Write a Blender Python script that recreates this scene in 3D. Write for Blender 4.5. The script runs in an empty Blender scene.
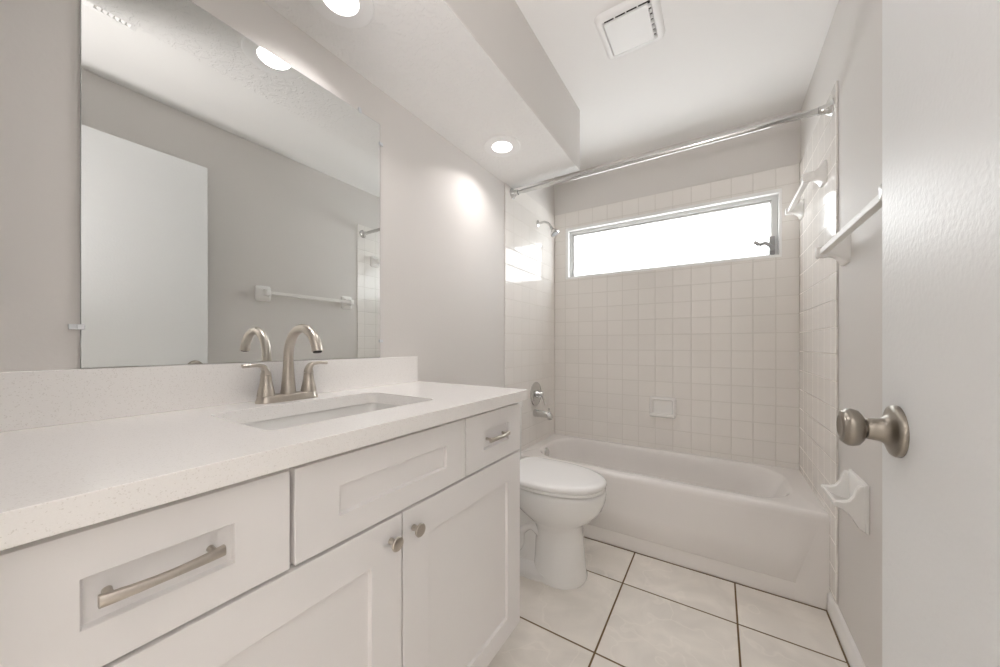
import bpy, bmesh, math, random
from mathutils import Vector, Matrix

# ------------------------------------------------------------------ camera, world, exposure
SC = bpy.context.scene
COL = SC.collection
W, D, H = 1.524, 2.598, 2.47            # room width, depth to the tiled back wall, ceiling height
SOF_X, SOF_Y, SOF_Z = 0.448, 1.934, 2.12  # soffit edge, end and underside
YF = -0.012                              # inner face of the wall with the doorway

cam_d = bpy.data.cameras.new('camera')
cam = bpy.data.objects.new('camera', cam_d)
COL.objects.link(cam)
cam.location = (1.1246, 0.0, 1.116)
cam.rotation_euler = (math.radians(90), 0, math.radians(32.28))
cam_d.sensor_width = 36.0
cam_d.lens = 346.0 / 1000 * 36.0
cam_d.shift_y = (344.8 - 333.5) / 1000.0
cam_d.clip_start = 0.01
SC.camera = cam

world = bpy.data.worlds.new('daylight')
SC.world = world
world.use_nodes = True
wb = world.node_tree.nodes['Background']
wb.inputs['Color'].default_value = (0.97, 0.985, 1.0, 1)
wb.inputs['Strength'].default_value = 1.5

CAN_POWER = 0.32                         # recessed lamps, watts each
UP_FILL_STRENGTH = 36.0                       # uplight added in the hallway to fill the bathroom

vs = SC.view_settings
SC.display_settings.display_device = 'sRGB'
vs.view_transform = 'Standard'
vs.look = 'None'
vs.gamma = 1.0
vs.exposure = 2.43
vs.use_curve_mapping = False
SC.cycles.use_denoising = True
SC.cycles.max_bounces = 14
SC.cycles.diffuse_bounces = 8
SC.cycles.glossy_bounces = 6
SC.cycles.transparent_max_bounces = 8
SC.cycles.caustics_reflective = False
SC.cycles.caustics_refractive = False
SC.cycles.sample_clamp_indirect = 6.0

# ------------------------------------------------------------------ materials

def new_mat(name):
    m = bpy.data.materials.new(name)
    m.use_nodes = True
    nt = m.node_tree
    return m, nt, nt.nodes['Principled BSDF']

def N(nt, t, **kw):
    n = nt.nodes.new(t)
    for k, v in kw.items():
        setattr(n, k, v)
    return n

def math_node(nt, op, a, b=None, c=None):
    n = N(nt, 'ShaderNodeMath', operation=op)
    for i, v in enumerate((a, b, c)):
        if v is None:
            continue
        if isinstance(v, (int, float)):
            n.inputs[i].default_value = v
        else:
            nt.links.new(v, n.inputs[i])
    return n.outputs[0]

def plain(name, col, rough=0.4, metal=0.0, coat=0.0, noise=0.0, nscale=40.0, bump=0.0, bscale=60.0, bdist=0.002, spec=0.5, aniso=0.0):
    m, nt, b = new_mat(name)
    b.inputs['Base Color'].default_value = (*col, 1)
    b.inputs['Roughness'].default_value = rough
    b.inputs['Metallic'].default_value = metal
    b.inputs['Coat Weight'].default_value = coat
    b.inputs['Coat Roughness'].default_value = 0.05
    b.inputs['Specular IOR Level'].default_value = spec
    if aniso:
        b.inputs['Anisotropic'].default_value = aniso
    geo = N(nt, 'ShaderNodeNewGeometry')
    if noise:
        t = N(nt, 'ShaderNodeTexNoise')
        t.inputs['Scale'].default_value = nscale
        t.inputs['Detail'].default_value = 3
        nt.links.new(geo.outputs['Position'], t.inputs['Vector'])
        mx = N(nt, 'ShaderNodeMixRGB')
        mx.inputs[1].default_value = (*[c * (1 - noise) for c in col], 1)
        mx.inputs[2].default_value = (*[min(1, c * (1 + noise)) for c in col], 1)
        nt.links.new(t.outputs['Fac'], mx.inputs[0])
        nt.links.new(mx.outputs[0], b.inputs['Base Color'])
    if bump:
        t = N(nt, 'ShaderNodeTexNoise')
        t.inputs['Scale'].default_value = bscale
        t.inputs['Detail'].default_value = 2
        nt.links.new(geo.outputs['Position'], t.inputs['Vector'])
        bp = N(nt, 'ShaderNodeBump')
        bp.inputs['Strength'].default_value = bump
        bp.inputs['Distance'].default_value = bdist
        nt.links.new(t.outputs['Fac'], bp.inputs['Height'])
        nt.links.new(bp.outputs[0], b.inputs['Normal'])
    return m

def emit_mat(name, col, s):
    m, nt, b = new_mat(name)
    b.inputs['Base Color'].default_value = (*col, 1)
    b.inputs['Emission Color'].default_value = (*col, 1)
    b.inputs['Emission Strength'].default_value = s
    return m

def grid_lines(nt, u, v, pu, pv, ou, ov, half, soft):
    """0 on grout, 1 on tile; also the two cell numbers"""
    def one(c, p, o):
        s = math_node(nt, 'DIVIDE', math_node(nt, 'SUBTRACT', c, o), p)
        fl = math_node(nt, 'FLOOR', s)
        fr = math_node(nt, 'SUBTRACT', s, fl)
        d = math_node(nt, 'MULTIPLY', math_node(nt, 'MINIMUM', fr, math_node(nt, 'SUBTRACT', 1.0, fr)), p)
        return d, fl
    du, fu = one(u, pu, ou)
    dv, fv = one(v, pv, ov)
    d = math_node(nt, 'MINIMUM', du, dv)
    mr = N(nt, 'ShaderNodeMapRange', interpolation_type='SMOOTHSTEP')
    mr.inputs['From Min'].default_value = half
    mr.inputs['From Max'].default_value = half + soft
    nt.links.new(d, mr.inputs['Value'])
    return mr.outputs[0], fu, fv

def tile_mat(name, ua, va, pu, pv, ou, ov, half, soft, tile, grout, rough, tilt, dist, marble=False):
    m, nt, b = new_mat(name)
    geo = N(nt, 'ShaderNodeNewGeometry')
    sep = N(nt, 'ShaderNodeSeparateXYZ')
    nt.links.new(geo.outputs['Position'], sep.inputs[0])
    mask, fu, fv = grid_lines(nt, sep.outputs[ua], sep.outputs[va], pu, pv, ou, ov, half, soft)
    cell = N(nt, 'ShaderNodeCombineXYZ')
    nt.links.new(fu, cell.inputs[0]); nt.links.new(fv, cell.inputs[1])
    wn = N(nt, 'ShaderNodeTexWhiteNoise', noise_dimensions='3D')
    nt.links.new(cell.outputs[0], wn.inputs['Vector'])
    # colour
    tone = N(nt, 'ShaderNodeMixRGB')
    tone.inputs[1].default_value = (*[c * 0.985 for c in tile], 1)
    tone.inputs[2].default_value = (*[min(1, c * 1.015) for c in tile], 1)
    nt.links.new(wn.outputs['Value'], tone.inputs[0])
    tcol = tone.outputs[0]
    if marble:
        off = N(nt, 'ShaderNodeVectorMath', operation='MULTIPLY_ADD')
        nt.links.new(wn.outputs['Color'], off.inputs[0])
        off.inputs[1].default_value = (7, 7, 7)
        nt.links.new(geo.outputs['Position'], off.inputs[2])
        n1 = N(nt, 'ShaderNodeTexNoise')
        n1.inputs['Scale'].default_value = 5.0; n1.inputs['Detail'].default_value = 5
        n1.inputs['Distortion'].default_value = 0.9
        nt.links.new(off.outputs[0], n1.inputs['Vector'])
        r1 = N(nt, 'ShaderNodeValToRGB')
        r1.color_ramp.elements[0].position = 0.35; r1.color_ramp.elements[1].position = 0.66
        r1.color_ramp.elements[0].color = (*[c * 0.92 for c in tile], 1)
        r1.color_ramp.elements[1].color = (*[min(1, c * 1.05) for c in tile], 1)
        nt.links.new(n1.outputs['Fac'], r1.inputs[0])
        # thin pale veins
        vo = N(nt, 'ShaderNodeTexVoronoi', feature='DISTANCE_TO_EDGE')
        vo.inputs['Scale'].default_value = 2.4
        n2 = N(nt, 'ShaderNodeTexNoise'); n2.inputs['Scale'].default_value = 6.0
        nt.links.new(off.outputs[0], n2.inputs['Vector'])
        ad = N(nt, 'ShaderNodeVectorMath', operation='MULTIPLY_ADD')
        nt.links.new(n2.outputs['Color'], ad.inputs[0]); ad.inputs[1].default_value = (0.5, 0.5, 0.5)
        nt.links.new(off.outputs[0], ad.inputs[2])
        nt.links.new(ad.outputs[0], vo.inputs['Vector'])
        mr = N(nt, 'ShaderNodeMapRange'); mr.inputs['From Max'].default_value = 0.022
        mr.inputs['To Min'].default_value = 0.35; mr.inputs['To Max'].default_value = 0.0
        nt.links.new(vo.outputs['Distance'], mr.inputs['Value'])
        mv = N(nt, 'ShaderNodeMixRGB')
        mv.inputs[2].default_value = (*[min(1, c * 1.14) for c in tile], 1)
        nt.links.new(mr.outputs[0], mv.inputs[0]); nt.links.new(r1.outputs[0], mv.inputs[1])
        tcol = mv.outputs[0]
    mx = N(nt, 'ShaderNodeMixRGB')
    mx.inputs[1].default_value = (*grout, 1)
    nt.links.new(mask, mx.inputs[0]); nt.links.new(tcol, mx.inputs[2])
    nt.links.new(mx.outputs[0], b.inputs['Base Color'])
    rr = N(nt, 'ShaderNodeMapRange')
    rr.inputs['To Min'].default_value = 0.6; rr.inputs['To Max'].default_value = rough
    nt.links.new(mask, rr.inputs['Value']); nt.links.new(rr.outputs[0], b.inputs['Roughness'])
    sr = N(nt, 'ShaderNodeMapRange')
    sr.inputs['To Min'].default_value = 0.08; sr.inputs['To Max'].default_value = 0.38
    nt.links.new(mask, sr.inputs['Value']); nt.links.new(sr.outputs[0], b.inputs['Specular IOR Level'])
    # each tile sits a hair out of plane
    tl = N(nt, 'ShaderNodeVectorMath', operation='MULTIPLY_ADD')
    sub = N(nt, 'ShaderNodeVectorMath', operation='SUBTRACT')
    nt.links.new(wn.outputs['Color'], sub.inputs[0]); sub.inputs[1].default_value = (0.5, 0.5, 0.5)
    nt.links.new(sub.outputs[0], tl.inputs[0]); tl.inputs[1].default_value = (tilt, tilt, tilt)
    nt.links.new(geo.outputs['Normal'], tl.inputs[2])
    bp = N(nt, 'ShaderNodeBump')
    bp.inputs['Strength'].default_value = 1.0
    bp.inputs['Distance'].default_value = dist
    nt.links.new(mask, bp.inputs['Height']); nt.links.new(tl.outputs[0], bp.inputs['Normal'])
    nt.links.new(bp.outputs[0], b.inputs['Normal'])
    return m

def quartz_mat():
    m, nt, b = new_mat('white quartz')
    geo = N(nt, 'ShaderNodeNewGeometry')
    vo = N(nt, 'ShaderNodeTexVoronoi'); vo.inputs['Scale'].default_value = 700
    nt.links.new(geo.outputs['Position'], vo.inputs['Vector'])
    hsv = N(nt, 'ShaderNodeSeparateColor')
    nt.links.new(vo.outputs['Color'], hsv.inputs[0])
    rp = N(nt, 'ShaderNodeValToRGB')
    rp.color_ramp.interpolation = 'CONSTANT'
    e = rp.color_ramp.elements
    e[0].position = 0; e[0].color = (0.77, 0.745, 0.715, 1)
    e[1].position = 0.05; e[1].color = (0.87, 0.85, 0.83, 1)
    x = e.new(0.30); x.color = (0.88, 0.862, 0.842, 1)
    x = e.new(0.80); x.color = (0.87, 0.852, 0.83, 1)
    nt.links.new(hsv.outputs[0], rp.inputs[0])
    nt.links.new(rp.outputs[0], b.inputs['Base Color'])
    b.inputs['Roughness'].default_value = 0.16
    return m

def knockdown_mat(name, col, strength):
    m, nt, b = new_mat(name)
    b.inputs['Base Color'].default_value = (*col, 1)
    b.inputs['Roughness'].default_value = 0.7
    geo = N(nt, 'ShaderNodeNewGeometry')
    n = N(nt, 'ShaderNodeTexNoise')
    n.inputs['Scale'].default_value = 36; n.inputs['Detail'].default_value = 4; n.inputs['Distortion'].default_value = 1.2
    nt.links.new(geo.outputs['Position'], n.inputs['Vector'])
    mr = N(nt, 'ShaderNodeMapRange', interpolation_type='SMOOTHSTEP')
    mr.inputs['From Min'].default_value = 0.46; mr.inputs['From Max'].default_value = 0.58
    nt.links.new(n.outputs['Fac'], mr.inputs['Value'])
    bp = N(nt, 'ShaderNodeBump'); bp.inputs['Strength'].default_value = strength; bp.inputs['Distance'].default_value = 0.004
    nt.links.new(mr.outputs[0], bp.inputs['Height']); nt.links.new(bp.outputs[0], b.inputs['Normal'])
    return m

def pane_mat():
    m, nt, b = new_mat('window glass')
    out = nt.nodes['Material Output']
    tr = N(nt, 'ShaderNodeBsdfTransparent'); tr.inputs[0].default_value = (0.97, 0.98, 0.98, 1)
    gl = N(nt, 'ShaderNodeBsdfGlossy'); gl.inputs['Roughness'].default_value = 0.02
    mx = N(nt, 'ShaderNodeMixShader'); mx.inputs[0].default_value = 0.06
    nt.links.new(tr.outputs[0], mx.inputs[1]); nt.links.new(gl.outputs[0], mx.inputs[2])
    nt.links.new(mx.outputs[0], out.inputs['Surface'])
    return m

WALLC = (0.69, 0.665, 0.64)
M = {}
M['wall'] = plain('warm grey wall paint', WALLC, 0.6, bump=0.25, bscale=90, bdist=0.001, noise=0.01, nscale=3, spec=0.3)
M['ceiling'] = plain('flat white ceiling paint', (0.82, 0.81, 0.795), 0.75, noise=0.01, nscale=2)
M['knock'] = knockdown_mat('knockdown ceiling texture', (0.82, 0.81, 0.795), 0.38)
M['trimwhite'] = plain('white trim paint', (0.84, 0.83, 0.815), 0.35, noise=0.01, nscale=8)
M['door'] = plain('white door paint', (0.78, 0.79, 0.79), 0.42, spec=0.4, bump=0.5, bscale=130, bdist=0.0012)
M['cab'] = plain('white cabinet lacquer', (0.84, 0.82, 0.812), 0.38, noise=0.008, nscale=5)
M['dark'] = plain('dark recess', (0.05, 0.045, 0.04), 0.8, noise=0.1)
M['inner'] = plain('cabinet interior', (0.55, 0.52, 0.48), 0.6, noise=0.03)
TILEC = (0.84, 0.81, 0.775); GROUTC = (0.73, 0.70, 0.66)
M['tileB'] = tile_mat('glazed wall tile back', 0, 2, 0.1095, 0.108, 0.0965, 0.107, 0.0013, 0.0018, TILEC, GROUTC, 0.11, 0.003, 0.0009)
M['tileS'] = tile_mat('glazed wall tile side', 1, 2, 0.1095, 0.108, 0.071, 0.107, 0.0013, 0.0018, TILEC, GROUTC, 0.11, 0.003, 0.0009)
M['floor'] = tile_mat('marbled floor tile', 0, 1, 0.444, 0.4335, 0.301, 0.3765, 0.0028, 0.0012, (0.84, 0.80, 0.745), (0.19, 0.13, 0.07), 0.13, 0.004, 0.0015, True)
M['quartz'] = quartz_mat()
M['porcelain'] = plain('white porcelain', (0.82, 0.815, 0.80), 0.09, coat=0.3, noise=0.006, nscale=6)
M['tub'] = plain('white enamel', (0.84, 0.815, 0.795), 0.13, coat=0.2, noise=0.006, nscale=6)
M['seat'] = plain('white seat plastic', (0.83, 0.825, 0.815), 0.2, noise=0.006, nscale=6)
M['casing'] = plain('white window casing', (0.88, 0.88, 0.87), 0.35, noise=0.01, nscale=8)
M['ceramic'] = plain('white glazed ceramic', (0.87, 0.86, 0.84), 0.12, noise=0.006, nscale=10)
M['barwhite'] = plain('white plastic bar', (0.78, 0.765, 0.74), 0.5, noise=0.006, nscale=10)
M['nickel'] = plain('brushed nickel', (0.55, 0.505, 0.45), 0.3, metal=1.0, noise=0.05, nscale=300)
M['nickel2'] = plain('satin nickel', (0.33, 0.30, 0.26), 0.3, metal=1.0, noise=0.05, nscale=300)
M['chrome'] = plain('polished chrome', (0.66, 0.66, 0.65), 0.13, metal=1.0, noise=0.01)
M['alu'] = plain('mill aluminium', (0.66, 0.66, 0.65), 0.42, metal=0.5, noise=0.03)
M['alu2'] = plain('grey die-cast metal', (0.40, 0.40, 0.40), 0.4, metal=0.6, noise=0.03)
M['mirror'] = plain('silvered mirror', (0.86, 0.88, 0.875), 0.004, metal=1.0)
M['mirroredge'] = plain('mirror edge', (0.45, 0.47, 0.46), 0.2, metal=0.5, noise=0.05)
M['clip'] = plain('clear plastic clip', (0.72, 0.74, 0.76), 0.15, noise=0.03)
M['face'] = plain('grey nozzle plastic', (0.30, 0.30, 0.30), 0.5, noise=0.2, nscale=400)
M['bronze'] = plain('dark bronze', (0.05, 0.042, 0.035), 0.5, metal=0.3, noise=0.05)
M['pane'] = pane_mat()
M['lamp'] = emit_mat('lamp diffuser', (1.0, 0.958, 0.955), 0.7)
M['up_fill'] = emit_mat('added uplight glow', (1.0, 0.958, 0.955), UP_FILL_STRENGTH)  # glow of the added hallway fill light
M['fixture'] = plain('white fixture enamel', (0.84, 0.835, 0.825), 0.4, noise=0.008)

# ------------------------------------------------------------------ mesh helpers (all in world coordinates)

def BM():
    return bmesh.new()

def box(bm, x0, x1, y0, y1, z0, z1):
    vs_ = [bm.verts.new(p) for p in ((x0, y0, z0), (x1, y0, z0), (x1, y1, z0), (x0, y1, z0), (x0, y0, z1), (x1, y0, z1), (x1, y1, z1), (x0, y1, z1))]
    for f in ((0, 3, 2, 1), (4, 5, 6, 7), (0, 1, 5, 4), (1, 2, 6, 5), (2, 3, 7, 6), (3, 0, 4, 7)):
        bm.faces.new([vs_[i] for i in f])
    return bm

def loft(bm, rings, cap0=True, cap1=True, closed=True):
    vr = [[bm.verts.new(p) for p in r] for r in rings]
    n = len(vr[0])
    for a, b in zip(vr[:-1], vr[1:]):
        for i in range(n if closed else n - 1):
            j = (i + 1) % n
            bm.faces.new((a[i], a[j], b[j], b[i]))
    if cap0:
        bm.faces.new(list(reversed(vr[0])))
    if cap1:
        bm.faces.new(vr[-1])
    return vr

def circle(c, r, axis, n=32, r2=None, ph=0.0):
    """ring round an axis through c"""
    a = Vector(axis).normalized()
    up = Vector((0, 0, 1)) if abs(a.z) < 0.9 else Vector((1, 0, 0))
    u = up.cross(a).normalized()
    v = a.cross(u)
    c = Vector(c)
    r2 = r if r2 is None else r2
    return [c + u * (r * math.cos(2 * math.pi * i / n + ph)) + v * (r2 * math.sin(2 * math.pi * i / n + ph)) for i in range(n)]

def lathe(bm, origin, axis, prof, n=32):
    """prof: (radius, distance along axis)"""
    o = Vector(origin); a = Vector(axis).normalized()
    loft(bm, [circle(o + a * d, max(r, 1e-4), axis, n) for r, d in prof])
    return bm

def sweep(bm, pts, radii, n=16, flat=1.0):
    P = [Vector(p) for p in pts]
    rings = []
    prev_u = None
    for i, p in enumerate(P):
        t = (P[min(i + 1, len(P) - 1)] - P[max(i - 1, 0)]).normalized()
        if prev_u is None:
            up = Vector((0, 0, 1)) if abs(t.z) < 0.9 else Vector((0, 1, 0))
            u = up.cross(t).normalized()
        else:
            u = (prev_u - t * prev_u.dot(t)).normalized()
        prev_u = u
        v = t.cross(u)
        r = radii[i] if isinstance(radii, (list, tuple)) else radii
        rings.append([p + u * (r * math.cos(2 * math.pi * k / n)) + v * (r * flat * math.sin(2 * math.pi * k / n)) for k in range(n)])
    loft(bm, rings)
    return bm

def bez(p, n=16):
    """smooth Catmull-Rom curve through points"""
    P = [Vector(q) for q in p]
    P = [P[0] * 2 - P[1]] + P + [P[-1] * 2 - P[-2]]
    out = []
    for i in range(1, len(P) - 2):
        for k in range(n):
            t = k / n
            a, b, c, d = P[i - 1], P[i], P[i + 1], P[i + 2]
            out.append(0.5 * ((2 * b) + (c - a) * t + (2 * a - 5 * b + 4 * c - d) * t * t + (3 * b - a - 3 * c + d) * t ** 3))
    out.append(P[-2])
    return out

def rrect(x0, x1, y0, y1, r, z=None, n=8, plane='XY', w=0.0):
    """rounded rectangle ring, counter-clockwise in its plane"""
    pts = []
    r = min(r, (x1 - x0) / 2 - 1e-5, (y1 - y0) / 2 - 1e-5)
    for cx_, cy_, a0 in ((x1 - r, y1 - r, 0), (x0 + r, y1 - r, 90), (x0 + r, y0 + r, 180), (x1 - r, y0 + r, 270)):
        for k in range(n + 1):
            a = math.radians(a0 + 90 * k / n)
            pts.append((cx_ + r * math.cos(a), cy_ + r * math.sin(a)))
    if plane == 'XY':
        return [(a, b, z if z is not None else w) for a, b in pts]
    if plane == 'YZ':
        return [(w, a, b) for a, b in pts]
    return [(a, w, b) for a, b in pts]       # XZ

def prism(bm, poly, axis, a0, a1):
    """poly in the two other axes (in XYZ order), pushed along axis 0/1/2"""
    def put(p, a):
        q = list(p); q.insert(axis, a); return q
    loft(bm, [[put(p, a0) for p in poly], [put(p, a1) for p in poly]])
    return bm

ORI = {}

def link(name, data):
    o = bpy.data.objects.new(name, data)
    COL.objects.link(o)
    return o

def part(name, bm, mat, parent=None, bevel=0.0, smooth=35, segs=2, at=None, label=None, subsurf=0):
    """one mesh object; its coordinates are world coordinates, moved to its thing's origin"""
    bmesh.ops.recalc_face_normals(bm, faces=bm.faces[:])
    me = bpy.data.meshes.new(name)
    origin = Vector(at) if at is not None else (ORI[parent.name] if parent else Vector((0, 0, 0)))
    bmesh.ops.translate(bm, verts=bm.verts[:], vec=-origin)
    bm.to_mesh(me); bm.free()
    me.materials.append(mat)
    if smooth:
        me.polygons.foreach_set('use_smooth', [True] * len(me.polygons))
        me.set_sharp_from_angle(angle=math.radians(smooth))
    o = link(name, me)
    if parent:
        o.parent = parent
        o.location = origin - ORI[parent.name]
    else:
        o.location = origin
    ORI[o.name] = origin
    if bevel:
        b = o.modifiers.new('bevel', 'BEVEL')
        b.width = bevel; b.segments = segs; b.limit_method = 'ANGLE'; b.angle_limit = math.radians(40); b.harden_normals = bool(smooth)
    if subsurf:
        s = o.modifiers.new('subdivision', 'SUBSURF'); s.levels = subsurf; s.render_levels = subsurf
    if label:
        o['label'] = label
    return o

def thing(name, label, cat, loc, group=None):
    o = link(name, None)
    o.empty_display_size = 0.05
    o.location = loc
    ORI[o.name] = Vector(loc)
    return tag(o, label, cat, group)

def tag(o, label, cat, group=None):
    o['label'] = label; o['category'] = cat
    if group:
        o['group'] = group
    return o

def struct(name, bm, mat, label, cat, bevel=0.0, smooth=35, parent=None, at=None, segs=2):
    o = part(name, bm, mat, parent, bevel, smooth, segs, at=at)
    o['kind'] = 'structure'
    if not parent:
        tag(o, label, cat)
    return o

# ------------------------------------------------------------------ room shell
struct('floor', box(BM(), -0.5, 2.1, -1.4, D + 0.1, -0.1, 0.0), M['floor'], 'beige marbled square floor tiles with brown grout', 'floor')
struct('wall_left', box(BM(), -0.1, 0.0, YF, D + 0.1, 0, H), M['wall'], 'warm grey painted wall behind the mirror and vanity', 'wall')
struct('wall_right', box(BM(), W, W + 0.1, YF, D + 0.1, 0, H), M['wall'], 'warm grey painted wall behind the open door and towel bar', 'wall')
WX0, WX1, WZ0, WZ1 = 0.099, 1.438, 1.633, 2.034     # window hole
bm = BM()
for b_ in ((0, WX0, 0, H), (WX1, W, 0, H), (WX0, WX1, 0, WZ0), (WX0, WX1, WZ1, H)):
    box(bm, b_[0], b_[1], D + 0.008, D + 0.1, b_[2], b_[3])
struct('wall_back', bm, M['wall'], 'painted wall above the tile around the high window', 'wall')
bm = BM()
box(bm, -0.1, 0.563, YF - 0.11, YF, 0, H); box(bm, 1.402, W + 0.1, YF - 0.11, YF, 0, H); box(bm, 0.563, 1.402, YF - 0.11, YF, 2.152, H)
struct('wall_front', bm, M['wall'], 'painted wall with the doorway the camera looks in from', 'wall')
struct('ceiling', box(BM(), -0.1, W + 0.1, YF - 0.11, D + 0.1, H, H + 0.1), M['ceiling'], 'smooth white ceiling with an exhaust fan', 'ceiling')
sof = struct('soffit', box(BM(), 0.0, SOF_X, YF, SOF_Y, SOF_Z + 0.004, H), M['wall'], 'boxed soffit over the vanity, painted side and textured white underside', 'soffit', bevel=0.002)
struct('soffit_underside', box(BM(), 0.0, SOF_X - 0.002, YF, SOF_Y - 0.002, SOF_Z, SOF_Z + 0.004), M['knock'], '', '', parent=sof)
# hallway outside the doorway
bm = BM()
box(bm, -0.5, -0.4, -1.4, YF - 0.11, 0, H); box(bm, 2.0, 2.1, -1.4, YF - 0.11, 0, H); box(bm, -0.4, 2.0, -1.4, -1.3, 0, H)
struct('wall_hall', bm, M['wall'], 'painted hallway walls outside the doorway', 'wall')
struct('ceiling_hall', box(BM(), -0.5, 2.1, -1.4, YF - 0.11, H, H + 0.1), M['ceiling'], 'white hallway ceiling outside the doorway', 'ceiling')
# door lining
bm = BM()
box(bm, 0.563, 0.585, YF - 0.113, YF + 0.001, 0, 2.13); box(bm, 1.38, 1.402, YF - 0.113, YF + 0.001, 0, 2.13); box(bm, 0.563, 1.402, YF - 0.113, YF + 0.001, 2.13, 2.152)
struct('trim_1', bm, M['trimwhite'], 'white lining of the doorway', 'trim')

# tile surround
TT, TB, TH = 2.158, 0.397, 0.008
LT, RT = 1.829, 1.862      # front edges of the tile on the left and right walls
bm = BM()
prism(bm, [(LT, 0.10), (1.960, 0.10), (1.960, TB), (D, TB), (D, TT), (1.936, TT), (1.936, SOF_Z - 0.001), (LT, SOF_Z - 0.001)], 0, 0.0, TH)
struct('wall_left_tile', bm, M['tileS'], 'glossy white square wall tile on the shower valve side', 'wall tile', bevel=0.0076, segs=4)
bm = BM()
prism(bm, [(RT, 0.092), (1.960, 0.092), (1.960, TB), (D, TB), (D, TT), (RT, TT)], 0, W - TH, W)
struct('wall_right_tile', bm, M['tileS'], 'glossy white square wall tile beside the open door', 'wall tile', bevel=0.0076, segs=4)
bm = BM()
for b_ in ((TH, WX0, TB, TT), (WX1, W - TH, TB, TT), (WX0, WX1, TB, WZ0), (WX0, WX1, WZ1, TT)):
    box(bm, b_[0], b_[1], D, D + 0.008, b_[2], b_[3])
struct('wall_back_tile', bm, M['tileB'], 'glossy white square wall tile below the window', 'wall tile')
# brown grout joints where the floor meets the tub and the baseboard
bm = BM(); box(bm, 0.001, W - 0.014, 1.9555, 1.9625, -0.001, 0.0012); box(bm, W - 0.0195, W - 0.0142, YF, 1.9555, -0.001, 0.0012)
struct('trim_2', bm, plain('brown grout', (0.19, 0.13, 0.07), 0.8, noise=0.1), 'thin brown grout joint along the foot of the tub and baseboard', 'grout joint')
# baseboards
BBP = [(0, 0), (0.014, 0), (0.014, 0.070), (0.010, 0.080), (0.004, 0.084), (0, 0.084)]
struct('baseboard_right', prism(BM(), [(W - a, b) for a, b in BBP], 1, YF + 0.002, 1.958), M['trimwhite'], 'white baseboard at the foot of the right wall', 'baseboard')
struct('baseboard_left', prism(BM(), [(a, b) for a, b in BBP], 1, 1.10, 1.958), M['trimwhite'], 'white baseboard behind the toilet', 'baseboard')

# ------------------------------------------------------------------ window
GX0, GX1, GZ0, GZ1 = 0.181, 1.390, 1.662, 1.962     # visible glass
win = thing('window_1', 'long high awning window with white trim and a crank', 'window', (0.77, D, WZ0))
win['kind'] = 'structure'
def frame_ring(bm, x0, x1, z0, z1, a, b, c, d, y0, y1):
    """frame with widths left a, right b, bottom c, top d"""
    o = [(x0, z0), (x1, z0), (x1, z1), (x0, z1)]
    i = [(x0 + a, z0 + c), (x1 - b, z0 + c), (x1 - b, z1 - d), (x0 + a, z1 - d)]
    V = lambda p, y: bm.verts.new((p[0], y, p[1]))
    of, if_, ob, ib = [V(p, y0) for p in o], [V(p, y0) for p in i], [V(p, y1) for p in o], [V(p, y1) for p in i]
    for k in range(4):
        j = (k + 1) % 4
        bm.faces.new((of[k], of[j], if_[j], if_[k])); bm.faces.new((ob[k], ob[j], ib[j], ib[k]))
        bm.faces.new((of[k], of[j], ob[j], ob[k])); bm.faces.new((if_[k], if_[j], ib[j], ib[k]))
    return bm
part('casing', frame_ring(BM(), WX0, WX1, WZ0, WZ1, 0.024, 0.014, 0.016, 0.022, D - 0.004, D + 0.092), M['casing'], win, bevel=0.002)
fr = part('frame', frame_ring(BM(), WX0 + 0.024, WX1 - 0.014, WZ0 + 0.016, WZ1 - 0.022, 0.018, 0.030, 0.008, 0.022, D + 0.030, D + 0.075), M['alu'], win, bevel=0.002, label='grey aluminium window frame')
part('sash', frame_ring(BM(), WX0 + 0.042, WX1 - 0.044, WZ0 + 0.024, WZ1 - 0.042, 0.014, 0.006, 0.006, 0.016, D + 0.042, D + 0.072), M['alu'], win, bevel=0.0015)
part('pane', box(BM(), WX0 + 0.050, WX1 - 0.047, D + 0.058, D + 0.062, WZ0 + 0.028, WZ1 - 0.050), M['pane'], win)
bm = BM()
box(bm, WX1 - 0.060, WX1 - 0.030, D - 0.004, D + 0.02, 1.652, 1.762)
crk = part('crank', bm, M['alu2'], win, bevel=0.006, label='grey window crank housing')
cp = bez([(WX1 - 0.045, D - 0.004, 1.685), (WX1 - 0.052, D - 0.028, 1.692), (WX1 - 0.080, D - 0.034, 1.716), (WX1 - 0.110, D - 0.034, 1.708)], 6)
bm = sweep(BM(), cp, [0.014] * 6 + [0.0105] * (len(cp) - 6), 12)
sweep(bm, bez([(WX1 - 0.108, D - 0.033, 1.709), (WX1 - 0.122, D - 0.036, 1.722), (WX1 - 0.135, D - 0.036, 1.729)], 4), 0.011, 12)
part('crank_handle', bm, M['alu2'], crk)

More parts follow.
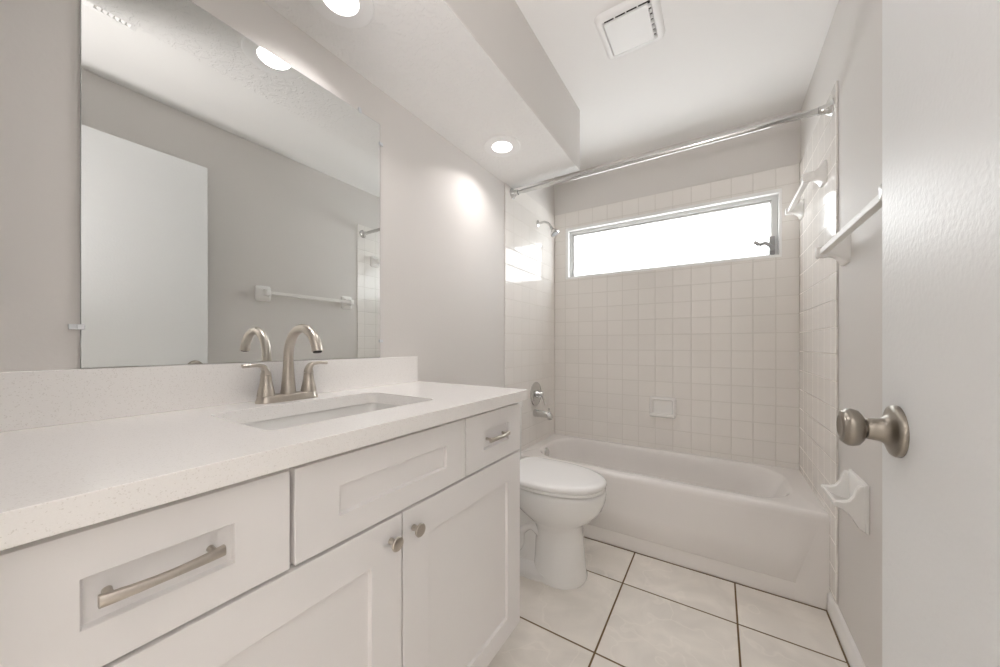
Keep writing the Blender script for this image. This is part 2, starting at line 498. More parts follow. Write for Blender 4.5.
# ------------------------------------------------------------------ open door
DX, DY1 = 1.340, 0.775
door = struct('door_1', box(BM(), DX, DX + 0.036, YF + 0.006, DY1, 0.012, 2.120), M['door'], 'white painted slab door standing open on the right', 'door', bevel=0.002, at=(DX + 0.018, 0.0, 0.012))
KY, KZ = 0.718, 0.993
def knobset(sgn, x):
    rose = lathe(BM(), (x, KY, KZ), (sgn, 0, 0), [(0.0365, 0.0), (0.0365, 0.004), (0.0350, 0.0065), (0.030, 0.0085), (0.0235, 0.0110), (0.0185, 0.0145), (0.0162, 0.0195), (0.0155, 0.026), (0.0152, 0.031), (0.0140, 0.0325)], 48)
    r = part('rosette', rose, M['nickel2'], door, smooth=40, label='satin nickel door rosette')
    kn = lathe(BM(), (x, KY, KZ), (sgn, 0, 0), [(0.0095, 0.030), (0.0095, 0.0335), (0.0125, 0.0345), (0.0200, 0.0365), (0.0255, 0.0410), (0.0276, 0.0475), (0.0274, 0.0520), (0.0250, 0.0560), (0.0240, 0.0568), (0.0225, 0.0590), (0.0165, 0.0605), (0.0150, 0.0592), (0.0001, 0.0588)], 48)
    part('knob', kn, M['nickel2'], door, smooth=40, label='satin nickel round door knob')
knobset(-1, DX); knobset(1, DX + 0.036)
part('latch_plate', box(BM(), DX + 0.006, DX + 0.030, DY1 - 0.001, DY1 + 0.0015, KZ - 0.028, KZ + 0.028), M['nickel2'], door, bevel=0.0005)
for hz in (0.25, 1.07, 1.88):
    part('hinge', lathe(BM(), (DX + 0.041, YF + 0.004, hz - 0.045), (0, 0, 1), [(0.005, 0), (0.005, 0.09)], 12), M['nickel2'], door)

# ------------------------------------------------------------------ vanity cabinet
VY0, VY1 = -0.008, 1.083
VXF, XF = 0.506, 0.526          # face frame front, door front
CT0, CT1 = 0.921, 0.957         # counter underside and top
van = thing('vanity_cabinet', 'white shaker vanity cabinet under the quartz counter', 'vanity', (0.26, 0.5375, 0.0))
bm = BM()
box(bm, 0.002, VXF - 0.02, VY0, VY0 + 0.018, 0.12, CT0); prism(bm, [(0.002, 0.0), (0.436, 0.0), (0.436, 0.12), (VXF - 0.02, 0.12), (VXF - 0.02, CT0), (0.002, CT0)], 1, VY1 - 0.018, VY1)
box(bm, 0.002, 0.012, VY0 + 0.018, VY1 - 0.018, 0.12, CT0)
box(bm, 0.012, VXF - 0.02, VY0 + 0.018, VY1 - 0.018, 0.12, 0.138)
part('body', bm, M['cab'], van)
bm = BM()
for b_ in ((VY0, VY0 + 0.03), (VY1 - 0.03, VY1), (0.287, 0.317), (0.751, 0.781)):
    box(bm, VXF - 0.02, VXF, b_[0], b_[1], 0.12, CT0)
box(bm, VXF - 0.0199, VXF - 0.0001, VY0 + 0.03, VY1 - 0.03, CT0 - 0.03, CT0); box(bm, VXF - 0.0199, VXF - 0.0001, VY0 + 0.03, VY1 - 0.03, 0.725, 0.765); box(bm, VXF - 0.0199, VXF - 0.0001, VY0 + 0.03, VY1 - 0.03, 0.12, 0.16)
part('face_frame', bm, M['cab'], van)
part('toe_kick', box(BM(), 0.42, 0.436, VY0, VY1 - 0.018, 0.0, 0.12), M['cab'], van)

def shaker(y0, y1, z0, z1, sl, sr, rb, rt, dep=0.009):
    """front with a recessed flat panel; faces +X"""
    bm = BM()
    xb, xf = VXF + 0.0005, XF
    V = lambda x, y, z: bm.verts.new((x, y, z))
    o = [(y0, z0), (y1, z0), (y1, z1), (y0, z1)]
    i = [(y0 + sl, z0 + rb), (y1 - sr, z0 + rb), (y1 - sr, z1 - rt), (y0 + sl, z1 - rt)]
    k_ = [(i[0][0] + .002, i[0][1] + .002), (i[1][0] - .002, i[1][1] + .002), (i[2][0] - .002, i[2][1] - .002), (i[3][0] + .002, i[3][1] - .002)]
    back = [V(xb, *p) for p in o]; of = [V(xf, *p) for p in o]; fi = [V(xf, *p) for p in i]; pa = [V(xf - dep, *p) for p in k_]
    bm.faces.new(back); bm.faces.new(pa)
    for a in range(4):
        b = (a + 1) % 4
        bm.faces.new((back[a], back[b], of[b], of[a]))
        bm.faces.new((of[a], of[b], fi[b], fi[a]))
        bm.faces.new((fi[a], fi[b], pa[b], pa[a]))
    return bm

def bar_pull(yc, zc, L, parent):
    """arched pull: two posts and a bowed bar whose ends stand taller than its middle"""
    rings = []
    n = 18
    for k in range(n + 1):
        t = -1 + 2 * k / n
        y = yc + t * L / 2
        hz = 0.0048 + 0.0024 * abs(t) ** 1.5
        x = XF + 0.0125 + 0.006 * (1 - t * t)
        th = 0.0046
        rings.append([(x - th, y, zc - hz), (x + th * 0.5, y, zc - hz), (x + th, y, zc - hz * 0.5), (x + th, y, zc + hz * 0.5), (x + th * 0.5, y, zc + hz), (x - th, y, zc + hz)])
    bm = BM(); loft(bm, rings)
    h = part('handle', bm, M['nickel'], parent, bevel=0.0012, smooth=50, label='brushed nickel arched bar pull')
    for s in (-1, 1):
        part('post', lathe(BM(), (XF - 0.0095, yc + s * (L / 2 - 0.010), zc), (1, 0, 0), [(0.0048, 0), (0.0042, 0.006), (0.0042, 0.0205)], 20), M['nickel'], h)

def cab_knob(y, z, parent):
    part('knob', lathe(BM(), (XF - 0.0005, y, z), (1, 0, 0), [(0.0072, 0), (0.0068, 0.004), (0.0052, 0.011), (0.0056, 0.015), (0.0135, 0.019), (0.0152, 0.0215), (0.0152, 0.0235), (0.0135, 0.0252), (0.0001, 0.0258)], 32), M['nickel'], parent, smooth=40, label='brushed nickel round cabinet knob')

dl = part('drawer', shaker(-0.005, 0.298, 0.746, 0.908, 0.081, 0.077, 0.051, 0.053), M['cab'], van, bevel=0.0012)
bar_pull(0.1460, 0.828, 0.118, dl)
part('false_front', shaker(0.306, 0.765, 0.746, 0.908, 0.081, 0.077, 0.050, 0.055), M['cab'], van, bevel=0.0012)
dr = part('drawer', shaker(0.7685, 1.081, 0.746, 0.908, 0.090, 0.078, 0.052, 0.052), M['cab'], van, bevel=0.0012)
bar_pull(0.9300, 0.825, 0.112, dr)
d1 = part('door', shaker(-0.005, 0.5365, 0.130, 0.7395, 0.080, 0.079, 0.066, 0.080), M['cab'], van, bevel=0.0012)
cab_knob(0.506, 0.692, d1)
d2 = part('door', shaker(0.5405, 1.081, 0.130, 0.7395, 0.080, 0.085, 0.066, 0.082), M['cab'], van, bevel=0.0012)
cab_knob(0.572, 0.692, d2)

# countertop with sink cut-out, backsplash as its part
CX1, CY1 = 0.551, 1.094
SX0, SX1, SY0, SY1 = 0.134, 0.426, 0.312, 0.760
bm = BM()
n_ = 8
outer = lambda z: rrect(0.001, CX1, YF + 0.002, CY1, 0.002, z, n_)
inner = lambda z: rrect(SX0, SX1, SY0, SY1, 0.028, z, n_)
loft(bm, [outer(CT0), outer(CT1), inner(CT1), inner(CT0), outer(CT0)], False, False)
bmesh.ops.remove_doubles(bm, verts=bm.verts[:], dist=1e-5)
top = part('countertop', bm, M['quartz'], None, bevel=0.0018, at=(0.276, 0.54, CT0))
tag(top, 'speckled white quartz vanity counter with a sink cut-out', 'countertop')
bsp = part('backsplash', box(BM(), 0.001, 0.020, YF + 0.002, 1.080, CT1, 1.066), M['quartz'], None, bevel=0.0015, at=(0.01, 0.53, CT1))
tag(bsp, 'low white quartz backsplash strip standing on the counter under the mirror', 'backsplash')

# undermount sink
e = 0.012
sk = thing('sink', 'white rectangular undermount sink set in the quartz counter', 'sink', (0.284, 0.536, 0.775))
bm = BM()
loft(bm, [rrect(SX0 - 0.022, SX1 + 0.022, SY0 - 0.022, SY1 + 0.022, 0.040, CT0 - 0.0005, n_),
          rrect(SX0 - e, SX1 + e, SY0 - e, SY1 + e, 0.034, CT0 - 0.0005, n_),
          rrect(SX0 - e + .004, SX1 + e - .004, SY0 - e + .004, SY1 + e - .004, 0.034, CT0 - 0.012, n_),
          rrect(SX0 + .010, SX1 - .010, SY0 + .012, SY1 - .012, 0.045, 0.830, n_),
          rrect(SX0 + .030, SX1 - .030, SY0 + .034, SY1 - .034, 0.060, 0.800, n_),
          rrect(SX0 + .075, SX1 - .075, SY0 + .10, SY1 - .10, 0.060, 0.789, n_),
          rrect(0.264, 0.304, 0.516, 0.556, 0.0199, 0.785, n_)], False, True)
bs = part('basin', bm, M['porcelain'], sk, smooth=60)
so = bs.modifiers.new('shell', 'SOLIDIFY'); so.thickness = 0.008; so.offset = 1 if False else -1
part('drain', lathe(BM(), (0.284, 0.536, 0.7855), (0, 0, 1), [(0.0215, 0), (0.0215, 0.002), (0.018, 0.0035), (0.0155, 0.002), (0.0001, 0.0025)], 28), M['nickel'], sk)

# faucet
FX, FY = 0.071, 0.520
fa = thing('bathroom_faucet', 'brushed nickel gooseneck faucet with two levers behind the sink', 'faucet', (FX, FY, CT1))
bm = BM()
def stadium(hw, hl, z):
    return rrect(FX - hw, FX + hw, FY - hl, FY + hl, hw - 0.0005, z, 10)
loft(bm, [stadium(0.0265, 0.0840, CT1), stadium(0.0265, 0.0840, CT1 + 0.003), stadium(0.0245, 0.0820, CT1 + 0.007), stadium(0.0225, 0.0795, CT1 + 0.014), stadium(0.0215, 0.0785, CT1 + 0.018), stadium(0.019, 0.076, CT1 + 0.0195)])
part('base_plate', bm, M['nickel'], fa, smooth=50)
pts = [(FX, FY, CT1 + 0.0195 + 0.1055 * k / 14) for k in range(14)]
pts += [(FX + 0.0755 - 0.0755 * math.cos(math.radians(a)), FY, CT1 + 0.125 + 0.0795 * math.sin(math.radians(a))) for a in range(0, 169, 6)]
def rad(i, n):
    t = i / (n - 1)
    if t < 0.36:
        s = 1 - t / 0.36
        return 0.0125 + 0.0078 * s ** 1.6
    return 0.0125 + 0.0015 * max(0, (t - 0.8) / 0.2)
sp = part('spout', sweep(BM(), pts, [rad(i, len(pts)) for i in range(len(pts))], 24), M['nickel'], fa, smooth=50)
part('aerator', lathe(BM(), (FX + 0.1494, FY, CT1 + 0.1415), (0.19, 0, -1), [(0.011, 0), (0.011, 0.003), (0.008, 0.004)], 20), M['dark'], sp)
for s in (-1, 1):
    y = FY + s * 0.0585
    prof = [(0.0215, 0.0185), (0.0212, 0.022), (0.0195, 0.032), (0.0165, 0.046), (0.0140, 0.060), (0.0130, 0.072), (0.0131, 0.0745)]
    hb = part('handle', lathe(BM(), (FX, y, CT1), (0, 0, 1), prof, 28), M['nickel'], fa, smooth=50)
    # lever: short vertical neck that bends outwards into a flat blade
    pth = bez([(FX, y, CT1 + 0.0752), (FX, y + s * 0.001, CT1 + 0.088), (FX, y + s * 0.010, CT1 + 0.1000), (FX, y + s * 0.030, CT1 + 0.1035), (FX, y + s * 0.045, CT1 + 0.1030), (FX, y + s * 0.056, CT1 + 0.1025)], 6)
    n = len(pth)
    rings = []
    for i, p in enumerate(pth):
        t = (pth[min(i + 1, n - 1)] - pth[max(i - 1, 0)]).normalized()
        u = Vector((1, 0, 0)); v = t.cross(u).normalized()
        q = i / (n - 1)
        a = 0.0129 * (1 - q) + 0.0085 * q
        b = 0.0129 * max(0, 1 - q * 2.1) + 0.0052 * min(1, q * 2.1)
        rings.append([p + u * (a * math.copysign(abs(math.cos(th)) ** 0.8, math.cos(th))) + v * (b * math.copysign(abs(math.sin(th)) ** 0.8, math.sin(th))) for th in [2 * math.pi * k / 20 for k in range(20)]])
    bm = BM(); loft(bm, rings)
    part('lever', bm, M['nickel'], hb, smooth=50)

# ------------------------------------------------------------------ mirror
MY0, MY1, MZ0, MZ1 = 0.142, 0.8935, 1.0675, 1.978
mi = thing('wall_mirror', 'large frameless rectangular mirror above the vanity backsplash', 'mirror', (0.003, 0.5175, MZ0))
part('backing', box(BM(), 0.0005, 0.0052, MY0, MY1, MZ0, MZ1), M['mirroredge'], mi)
part('glass', box(BM(), 0.0053, 0.0062, MY0 + 0.0012, MY1 - 0.0012, MZ0 + 0.0002, MZ1 - 0.0012), M['mirror'], mi, smooth=0)
def mclip(y, z, dy, dz):
    """small clear clip: plate on the wall beside the edge and a lip over the glass"""
    bm = BM()
    a, b = sorted((y, y + dy)) if dy else (y - 0.0055, y + 0.0055)
    c, d = sorted((z, z + dz)) if dz else (z - 0.0055, z + 0.0055)
    box(bm, 0.0005, 0.0075, a, b, c, d)
    if dy:
        lo, hi = sorted((y - 0.35 * dy, y + 0.3 * dy)); box(bm, 0.0066, 0.0090, lo, hi, c, d)
    else:
        lo, hi = sorted((z - 0.35 * dz, z + 0.3 * dz)); box(bm, 0.0066, 0.0090, a, b, lo, hi)
    part('clip', bm, M['clip'], mi, bevel=0.0008, label='clear plastic mirror clip')
mclip(MY0, 1.153, -0.016, 0); mclip(MY1, 1.131, 0.013, 0); mclip(MY1, 1.903, 0.013, 0); mclip(0.804, MZ1, 0, 0.013); mclip(0.28, MZ1, 0, 0.013)

# ------------------------------------------------------------------ lamps, fan, register
def downlight(y, label):
    t = thing('recessed_light', label, 'ceiling light', (0.199, y, SOF_Z), 'recessed lights in the soffit')
    part('trim_ring', lathe(BM(), (0.199, y, SOF_Z + 0.0005), (0, 0, -1), [(0.093, 0), (0.093, 0.003), (0.090, 0.006), (0.084, 0.0068), (0.054, 0.0062), (0.0505, 0.0056), (0.050, 0.0)], 48), M['fixture'], t)
    part('diffuser', lathe(BM(), (0.199, y, SOF_Z + 0.0005), (0, 0, -1), [(0.0495, 0), (0.0495, 0.0050), (0.0001, 0.0055)], 40), M['lamp'], t, label='glowing white lamp diffuser')
    ld = bpy.data.lights.new('lamp', 'AREA')
    ld.shape = 'DISK'; ld.size = 0.09; ld.energy = CAN_POWER; ld.spread = math.radians(132)
    ld.color = (1.0, 0.958, 0.955)
    lo = link('lamp', ld); lo.parent = t; lo.location = (0, 0, -0.0075)
downlight(0.600, 'lit recessed light in the soffit above the mirror')
downlight(1.485, 'lit recessed light in the soffit nearest the tub')
# uplight added out of view to even the brightness, head tilted towards the doorway
UP, UPD = Vector((0.98, -0.62, 1.10)), Vector((0, 0.26, 0.966)).normalized()
t = thing('added_uplight', 'added fill uplight, out of view in the hallway outside the doorway', 'added fill light', (UP.x, UP.y - 0.06, 0))
part('base', lathe(BM(), (UP.x, UP.y - 0.06, 0.0005), (0, 0, 1), [(0.14, 0), (0.14, 0.012), (0.02, 0.02)], 32), M['nickel'], t)
part('pole', sweep(BM(), [(UP.x, UP.y - 0.06, 0.018), (UP.x, UP.y - 0.06, 0.96)], 0.011, 14), M['nickel'], t)
part('shade', lathe(BM(), UP - UPD * 0.10, UPD, [(0.04, -0.04), (0.11, 0.0), (0.14, 0.06), (0.150, 0.155), (0.145, 0.155), (0.135, 0.06), (0.10, 0.01), (0.0001, 0.01)], 32), M['bronze'], t)  # deep and dark to keep the added light out of tile reflections
part('diffuser', lathe(BM(), UP - UPD * 0.030, UPD, [(0.12, 0), (0.12, 0.004), (0.0001, 0.006)], 32), M['up_fill'], t)

# exhaust fan
ex = thing('exhaust_fan', 'square white exhaust fan grille on the ceiling', 'exhaust fan', (0.807, 1.541, H))
bm = BM()
x0, x1, y0, y1 = 0.688, 0.927, 1.418, 1.665
rr_ = lambda d, z, r: rrect(x0 + d, x1 - d, y0 + d, y1 - d, r, z, 6)
loft(bm, [rr_(-0.004, H, 0.03), rr_(0.0, H - 0.010, 0.028), rr_(0.010, H - 0.018, 0.022), rr_(0.024, H - 0.018, 0.010), rr_(0.030, H - 0.006, 0.006), rr_(0.030, H, 0.006)], False, False)
part('frame', bm, M['fixture'], ex, smooth=40)
part('backing', box(BM(), x0 + 0.028, x1 - 0.028, y0 + 0.028, y1 - 0.028, H - 0.002, H - 0.0005), M['dark'], ex, label='dark slot behind the fan cover')
part('cover', box(BM(), x0 + 0.0305, x1 - 0.038, y0 + 0.038, y1 - 0.0305, H - 0.020, H - 0.010), M['fixture'], ex, bevel=0.002)
for k in range(1, 4):
    xx = x0 + 0.03 + (x1 - x0 - 0.06) * k / 4
    part('rib', box(BM(), xx - 0.002, xx + 0.002, y0 + 0.026, y0 + 0.039, H - 0.016, H - 0.003), M['fixture'], ex)
for k in range(1, 7):
    yy = y0 + 0.03 + (y1 - y0 - 0.06) * k / 7
    part('rib', box(BM(), x1 - 0.040, x1 - 0.028, yy - 0.0035, yy + 0.0035, H - 0.016, H - 0.003), M['fixture'], ex)

# air register over the door side, seen in the mirror
rg = thing('ceiling_register', 'white louvred air register on the ceiling seen in the mirror', 'air vent', (0.90, 0.345, H))
bm = BM()
x0, x1, y0, y1 = 0.78, 1.02, 0.280, 0.421
loft(bm, [rrect(x0, x1, y0, y1, 0.004, H, 3), rrect(x0, x1, y0, y1, 0.004, H - 0.004, 3), rrect(x0 + .022, x1 - .022, y0 + .02, y1 - .02, 0.002, H - 0.008, 3), rrect(x0 + .022, x1 - .022, y0 + .02, y1 - .02, 0.002, H, 3)], False, False)
part('frame', bm, M['fixture'], rg)
part('backing', box(BM(), x0 + .02, x1 - .02, y0 + .018, y1 - .018, H - 0.0025, H - 0.0005), M['inner'], rg)
for k in range(6):
    yy = y0 + 0.028 + k * 0.0168
    bm = BM(); prism(bm, [(yy, H - 0.003), (yy + 0.002, H - 0.003), (yy + 0.011, H - 0.011), (yy + 0.009, H - 0.011)], 0, x0 + .022, x1 - .022)
    part('louvre', bm, M['fixture'], rg)

# ------------------------------------------------------------------ bathtub
TY0, RIM = 1.963, 0.400
tb = thing('bathtub', 'white enamel alcove bathtub below the window', 'bathtub', (0.762, 2.28, 0.0))
bm = BM()
nn = 12
O = lambda d, z, r: rrect(0.001 + d * 0.04, W - 0.001 - d * 0.04, TY0 + d, D - 0.0015, 0.003, z, nn)
I = lambda x0, x1, y0, y1, r, z: rrect(x0, x1, y0, y1, r, z, nn)
loft(bm, [O(0.0, 0.0, 0.004), O(0.0, 0.372, 0.004), O(0.002, 0.385, 0.006), O(0.007, 0.394, 0.010), O(0.015, 0.399, 0.014), O(0.022, RIM, 0.018),
          I(0.070, 1.436, 2.030, 2.560, 0.190, RIM), I(0.076, 1.430, 2.036, 2.555, 0.186, 0.398), I(0.084, 1.421, 2.044, 2.549, 0.180, 0.391), I(0.090, 1.412, 2.050, 2.545, 0.175, 0.378),
          I(0.100, 1.385, 2.060, 2.538, 0.165, 0.31), I(0.120, 1.330, 2.072, 2.528, 0.150, 0.19), I(0.145, 1.270, 2.090, 2.512, 0.13, 0.115),
          I(0.180, 1.215, 2.120, 2.484, 0.11, 0.085), I(0.26, 1.12, 2.18, 2.43, 0.08, 0.078)], True, True)
# embossed apron panel: proud at its foot, fading into the apron below the rim
def apron(bm):
    x0, x1, z0 = 0.125, 1.400, 0.088
    top = 0.352
    n = 30
    rows = []
    for (z, lx, rx, p) in ((z0 - 0.009, x0 - 0.010, x1 + 0.010, 0.0), (z0, x0, x1, 0.0075), (0.20, x0 - 0.034, x1 + 0.034, 0.0052), (0.30, x0 - 0.064, x1 + 0.064, 0.0022), (top, x0 - 0.08, x1 + 0.08, 0.0003)):
        row = [(lx - 0.009 * (p > 0), TY0 + 0.0005, z)]
        for k in range(n + 1):
            row.append((lx + (rx - lx) * k / n, TY0 - p, z))
        row.append((rx + 0.009 * (p > 0), TY0 + 0.0005, z))
        rows.append(row)
    loft(bm, rows, False, False, closed=False)
apron(bm)
part('tub_shell', bm, M['tub'], tb, smooth=50)
part('overflow_plate', lathe(BM(), (0.086, 2.250, 0.352), (1, 0, 0.12), [(0.034, 0), (0.034, 0.010), (0.029, 0.016), (0.010, 0.0175), (0.0001, 0.0175)], 32), M['chrome'], tb, label='round chrome overflow plate')
part('drain', lathe(BM(), (0.31, 2.285, 0.078), (0, 0, 1), [(0.03, 0), (0.03, 0.002), (0.02, 0.004), (0.0001, 0.004)], 28), M['chrome'], tb)

# ------------------------------------------------------------------ toilet
TC = 1.600
to = thing('toilet', 'white elongated toilet with closed lid beside the vanity', 'toilet', (0.36, TC, 0.0))
def egg(x0, x1, hw, z, n=40, e=0.92, split=0.45, back=0.75):
    xc = x0 + (x1 - x0) * split
    out = []
    for k in range(n):
        a = 2 * math.pi * k / n
        ca, sa = math.cos(a), math.sin(a)
        x = xc + (x1 - xc) * ca if ca > 0 else xc + (xc - x0) * math.copysign(abs(ca) ** back, ca)
        out.append((x, TC + hw * math.copysign(abs(sa) ** e, sa), z))
    return out
bm = BM()
loft(bm, [egg(0.332, 0.594, 0.126, 0.0, split=.55), egg(0.332, 0.594, 0.126, 0.008, split=.55), egg(0.336, 0.589, 0.120, 0.022, split=.55), egg(0.342, 0.583, 0.112, 0.10, split=.55), egg(0.345, 0.576, 0.105, 0.19, split=.55), egg(0.335, 0.574, 0.101, 0.245, split=.55),
          egg(0.300, 0.590, 0.118, 0.272, split=.52), egg(0.265, 0.634, 0.147, 0.305, split=.5), egg(0.225, 0.666, 0.167, 0.345), egg(0.205, 0.682, 0.175, 0.385), egg(0.200, 0.686, 0.177, 0.418), egg(0.202, 0.683, 0.175, 0.428), egg(0.207, 0.676, 0.170, 0.4325)])
# trapway body and floor flange behind the column
loft(bm, [egg(0.085, 0.56, 0.134, 0.0, split=.5), egg(0.085, 0.56, 0.134, 0.020, split=.5), egg(0.095, 0.55, 0.122, 0.030, split=.5), egg(0.10, 0.47, 0.074, 0.05, split=.5), egg(0.10, 0.46, 0.070, 0.16, split=.5), egg(0.10, 0.46, 0.086, 0.22, split=.5), egg(0.10, 0.46, 0.080, 0.29, split=.5), egg(0.06, 0.40, 0.10, 0.36, split=.5), egg(0.04, 0.36, 0.12, 0.425, split=.5)])
bowl = part('bowl', bm, M['porcelain'], to, smooth=60)
for s in (-1, 1):
    sweep_bm = sweep(BM(), bez([(0.40, TC + s * 0.066, 0.19), (0.345, TC + s * 0.070, 0.225), (0.29, TC + s * 0.072, 0.185), (0.27, TC + s * 0.070, 0.10), (0.20, TC + s * 0.066, 0.06)], 6), 0.021, 14)
    part('trapway', sweep_bm, M['porcelain'], bowl, smooth=60)
part('seat', (lambda b: (loft(b, [egg(0.219, 0.676, 0.175, 0.4385), egg(0.214, 0.683, 0.181, 0.442), egg(0.214, 0.683, 0.181, 0.453), egg(0.217, 0.679, 0.178, 0.4555)]), b)[1])(BM()), M['seat'], to, smooth=50)
part('lid', (lambda b: (loft(b, [egg(0.176, 0.684, 0.182, 0.4570, back=0.3), egg(0.174, 0.687, 0.185, 0.461, back=0.3), egg(0.174, 0.687, 0.185, 0.472, back=0.3), egg(0.180, 0.680, 0.179, 0.479, back=0.3), egg(0.200, 0.655, 0.158, 0.4835, back=0.3), egg(0.290, 0.585, 0.10, 0.4865, back=0.3), egg(0.360, 0.48, 0.03, 0.4872, back=0.3)]), b)[1])(BM()), M['seat'], to, smooth=50)
for s in (-1, 1):
    part('hinge', box(BM(), 0.185, 0.222, TC + s * 0.075 - 0.02, TC + s * 0.075 + 0.02, 0.4365, 0.468), M['seat'], to, bevel=0.006)
bm = BM()
loft(bm, [rrect(0.018, 0.160, TC - 0.165, TC + 0.165, 0.035, 0.4255, 8), rrect(0.012, 0.166, TC - 0.178, TC + 0.178, 0.045, 0.47, 8), rrect(0.010, 0.168, TC - 0.182, TC + 0.182, 0.045, 0.76, 8)])
tk = part('tank', bm, M['porcelain'], to, smooth=50)
bm = BM()
loft(bm, [rrect(0.006, 0.172, TC - 0.186, TC + 0.186, 0.045, 0.7605, 8), rrect(0.006, 0.172, TC - 0.186, TC + 0.186, 0.045, 0.785, 8), rrect(0.014, 0.164, TC - 0.178, TC + 0.178, 0.04, 0.793, 8)])
part('tank_lid', bm, M['porcelain'], to, smooth=50)
bm = lathe(BM(), (0.166, TC - 0.12, 0.70), (1, 0, 0), [(0.010, 0), (0.010, 0.012), (0.006, 0.014)], 16)
sweep(bm, [(0.174, TC - 0.12, 0.70), (0.177, TC - 0.09, 0.697), (0.177, TC - 0.06, 0.692)], [0.006, 0.005, 0.006], 10)
part('flush_lever', bm, M['chrome'], tk)

# ------------------------------------------------------------------ shower fittings on the left tile
TX = TH
ry = 2.262
sh = thing('wall_shower', 'chrome shower head on a bent arm beside the window', 'shower', (TX, 2.288, 2.0))
part('flange', lathe(BM(), (TX - 0.0005, 2.288, 2.003), (1, 0, 0), [(0.024, 0), (0.0235, 0.003), (0.016, 0.008), (0.0095, 0.010)], 28), M['chrome'], sh)
ap = bez([(TX + 0.006, 2.288, 2.003), (TX + 0.050, 2.288, 2.004), (TX + 0.085, 2.288, 1.985), (TX + 0.108, 2.288, 1.950)], 8)
part('arm', sweep(BM(), ap, 0.0085, 16), M['chrome'], sh)
part('head', lathe(BM(), (TX + 0.102, 2.288, 1.957), (0.52, 0, -0.85), [(0.010, 0), (0.014, 0.006), (0.014, 0.016), (0.011, 0.020), (0.016, 0.026), (0.030, 0.046), (0.033, 0.052), (0.033, 0.060), (0.029, 0.062), (0.0001, 0.0622)], 32), M['chrome'], sh)
hd = SC.objects['head'] if 'head' in SC.objects else None
part('spray_face', lathe(BM(), Vector((TX + 0.102, 2.288, 1.957)) + Vector((0.52, 0, -0.85)).normalized() * 0.0618, (0.52, 0, -0.85), [(0.0275, 0), (0.0275, 0.0012), (0.0001, 0.0018)], 28), M['face'], hd, label='grey spray face')
vz, vy = 0.762, 2.250
va = thing('shower_valve', 'round chrome shower valve with lever above the tub spout', 'shower valve', (TX, vy, vz))
part('escutcheon', lathe(BM(), (TX - 0.0005, vy, vz), (1, 0, 0), [(0.086, 0), (0.086, 0.003), (0.080, 0.008), (0.055, 0.012), (0.030, 0.014)], 48), M['chrome'], va)
hb = part('handle', lathe(BM(), (TX + 0.012, vy, vz), (1, 0, 0), [(0.030, 0), (0.027, 0.012), (0.022, 0.024), (0.021, 0.040), (0.017, 0.046), (0.0001, 0.047)], 32), M['chrome'], va)
part('lever', sweep(BM(), bez([(TX + 0.048, vy, vz - 0.008), (TX + 0.062, vy + 0.004, vz - 0.035), (TX + 0.070, vy + 0.010, vz - 0.075)], 6), [0.010] * 7 + [0.008] * 5 + [0.009], 14, 0.7), M['chrome'], hb)
sy, sz = 2.232, 0.628
ts = thing('tub_spout', 'chrome tub spout with diverter pin below the valve', 'tub spout', (TX, sy, sz))
bm = BM()
rings = []
for x, r, dz in ((0.0, 0.026, 0.0), (0.004, 0.027, 0.0), (0.03, 0.0255, 0.0), (0.07, 0.0235, -0.001), (0.105, 0.0225, -0.004), (0.125, 0.021, -0.010), (0.136, 0.014, -0.015), (0.139, 0.006, -0.017)):
    rings.append(circle((TX - 0.0005 + x, sy, sz + dz), r, (1, 0, 0), 28))
loft(bm, rings)
lathe(bm, (TX + 0.116, sy, sz - 0.022), (0.1, 0, -1), [(0.016, 0), (0.0155, 0.014), (0.012, 0.014)], 24)
spt = part('spout', bm, M['chrome'], ts, smooth=50)
part('diverter', lathe(BM(), (TX + 0.112, sy, sz + 0.012), (0, 0, 1), [(0.003, 0), (0.003, 0.020), (0.007, 0.022), (0.007, 0.030), (0.004, 0.032)], 16), M['chrome'], spt)

# ------------------------------------------------------------------ curtain rod
RY, RZ = 1.915, 2.083
rd = thing('shower_curtain_rod', 'chrome shower curtain rod spanning the tub alcove', 'curtain rod', (W / 2, RY, RZ))
part('rod', sweep(BM(), [(TX + 0.006, RY, RZ), (0.60, RY, RZ)], 0.0108, 20), M['chrome'], rd)
part('rod_sleeve', sweep(BM(), [(0.085, RY, RZ), (W - TX - 0.012, RY, RZ)], 0.0135, 20), M['chrome'], rd)
for x, s in ((TX, 1), (W - TX, -1)):
    part('flange', lathe(BM(), (x - s * 0.0005, RY, RZ), (s, 0, 0), [(0.033, 0), (0.033, 0.003), (0.028, 0.007), (0.021, 0.018), (0.017, 0.034), (0.0165, 0.044), (0.0137, 0.045)], 32), M['chrome'], rd)

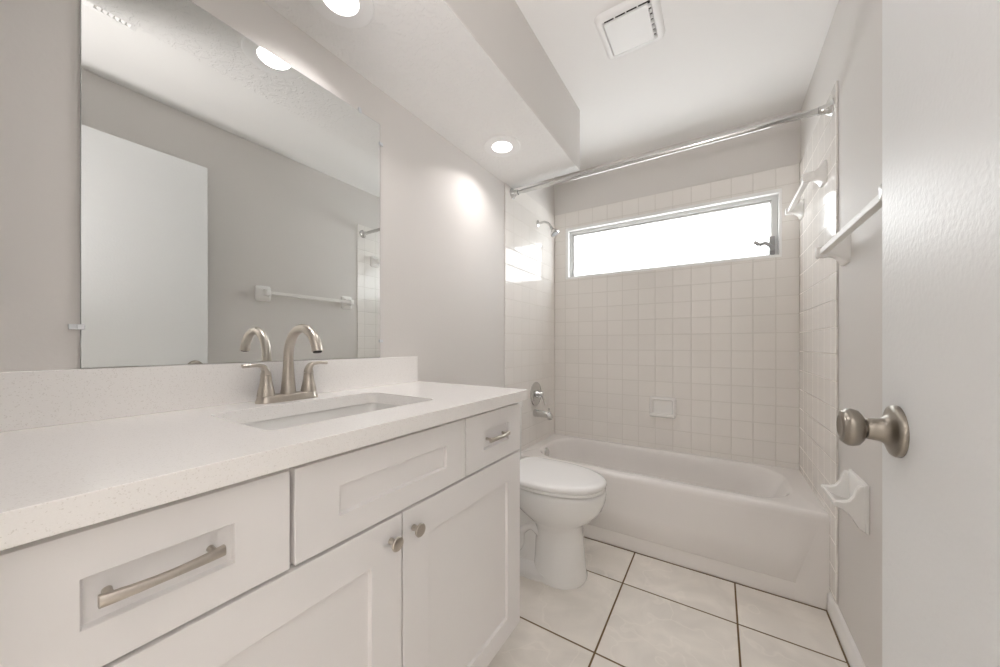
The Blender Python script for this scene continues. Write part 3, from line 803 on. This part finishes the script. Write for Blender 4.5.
# ------------------------------------------------------------------ ceramic fittings
def towel_bar(ya, yb, z, xw, out, label, size=0.055):
    """two ceramic posts on the right wall and a square bar between them"""
    t = thing('towel_bar', label, 'towel bar', (xw, (ya + yb) / 2, z), 'white towel bars on the right wall')
    xb = xw - out
    for y in (ya, yb):
        bm = BM()
        rings = []
        h = size
        # (distance from wall, half width, half height, drop of the centre)
        for d, hy, hz, dz in ((-0.0005, h, h * 1.08, 0), (0.006, h, h * 1.08, 0), (0.012, h * 0.90, h * 0.98, 0), (0.020, h * 0.60, h * 0.70, 0.004), (0.034, h * 0.40, h * 0.48, 0.010), (out * 0.72, h * 0.34, h * 0.40, 0.010), (out, h * 0.33, h * 0.42, 0.006), (out + 0.016, h * 0.32, h * 0.40, 0.006), (out + 0.020, h * 0.25, h * 0.32, 0.006)):
            rings.append(rrect(y - hy, y + hy, z + dz * 0 - hz, z - hz + 2 * hz, min(hy, hz) * 0.35, None, 4, 'YZ', xw - d))
        loft(bm, rings)
        part('post', bm, M['ceramic'], t, smooth=50)
    b = 0.0105
    part('bar', prism(BM(), [(xb - b, z - b), (xb + b, z - b), (xb + b, z + b), (xb - b, z + b)], 1, ya + 0.008, yb - 0.008), M['barwhite'], t, bevel=0.003)
    return t
towel_bar(1.135, 1.762, 1.467, W, 0.066, 'white square towel bar on the painted wall beside the open door', 0.050)
towel_bar(2.035, 2.500, 1.862, W - TH, 0.055, 'white ceramic towel bar high on the tile inside the tub alcove', 0.044)

# soap dish on the back tile
sd = thing('soap_dish', 'white ceramic soap dish on the back tile above the tub', 'soap dish', (0.803, D, 0.69))
bm = BM()
x0, x1, z0, z1 = 0.722, 0.884, 0.622, 0.760
B = lambda d, r, y: rrect(x0 + d, x1 - d, z0 + d, z1 - d, r, None, 5, 'XZ', y)
loft(bm, [B(0.0, 0.014, D + 0.0005), B(-0.002, 0.016, D - 0.014), B(0.003, 0.016, D - 0.023), B(0.010, 0.014, D - 0.026), B(0.018, 0.012, D - 0.023), B(0.024, 0.010, D - 0.008), B(0.032, 0.01, D - 0.005)])
dish = part('dish', bm, M['ceramic'], sd, smooth=40)
bm = BM()
prism(bm, [(D - 0.004, z0 + 0.004), (D - 0.040, z0 + 0.004), (D - 0.052, z0 + 0.012), (D - 0.053, z0 + 0.026), (D - 0.045, z0 + 0.028), (D - 0.040, z0 + 0.022), (D - 0.006, z0 + 0.020)], 0, x0 + 0.004, x1 - 0.004)
part('tray', bm, M['ceramic'], sd, bevel=0.003)

# ceramic dish on the right wall
def holder():
    t = thing('soap_holder', 'white ceramic scoop holder on the painted wall below the door knob', 'soap holder', (W, 1.615, 0.58))
    y0, y1 = 1.530, 1.702
    prof_back = [(W + 0.0005, 0.520), (W - 0.008, 0.522), (W - 0.014, 0.662), (W - 0.010, 0.674), (W + 0.0005, 0.676)]
    part('back_plate', prism(BM(), prof_back, 1, y0, y1), M['ceramic'], t, bevel=0.003)
    # side arms: concave underside, dipping top edge
    def arm(ya, yb):
        tp = [(W - 0.010, 0.671), (W - 0.022, 0.668), (W - 0.029, 0.655), (W - 0.035, 0.632), (W - 0.046, 0.615), (W - 0.060, 0.609), (W - 0.080, 0.608)]
        bt = [(W - 0.084, 0.602), (W - 0.082, 0.592), (W - 0.064, 0.586), (W - 0.048, 0.575), (W - 0.036, 0.556), (W - 0.024, 0.534), (W - 0.008, 0.522)]
        bm = BM(); prism(bm, tp + bt, 1, ya, yb)
        part('arm', bm, M['ceramic'], t, bevel=0.004, segs=3)
    arm(y0 + 0.001, y0 + 0.021); arm(y1 - 0.021, y1 - 0.001)
    part('tray', prism(BM(), [(W - 0.010, 0.572), (W - 0.046, 0.580), (W - 0.070, 0.594), (W - 0.073, 0.607), (W - 0.083, 0.607), (W - 0.082, 0.591), (W - 0.062, 0.583), (W - 0.040, 0.562), (W - 0.010, 0.552)], 1, y0 + 0.019, y1 - 0.019), M['ceramic'], t, bevel=0.002)
holder()
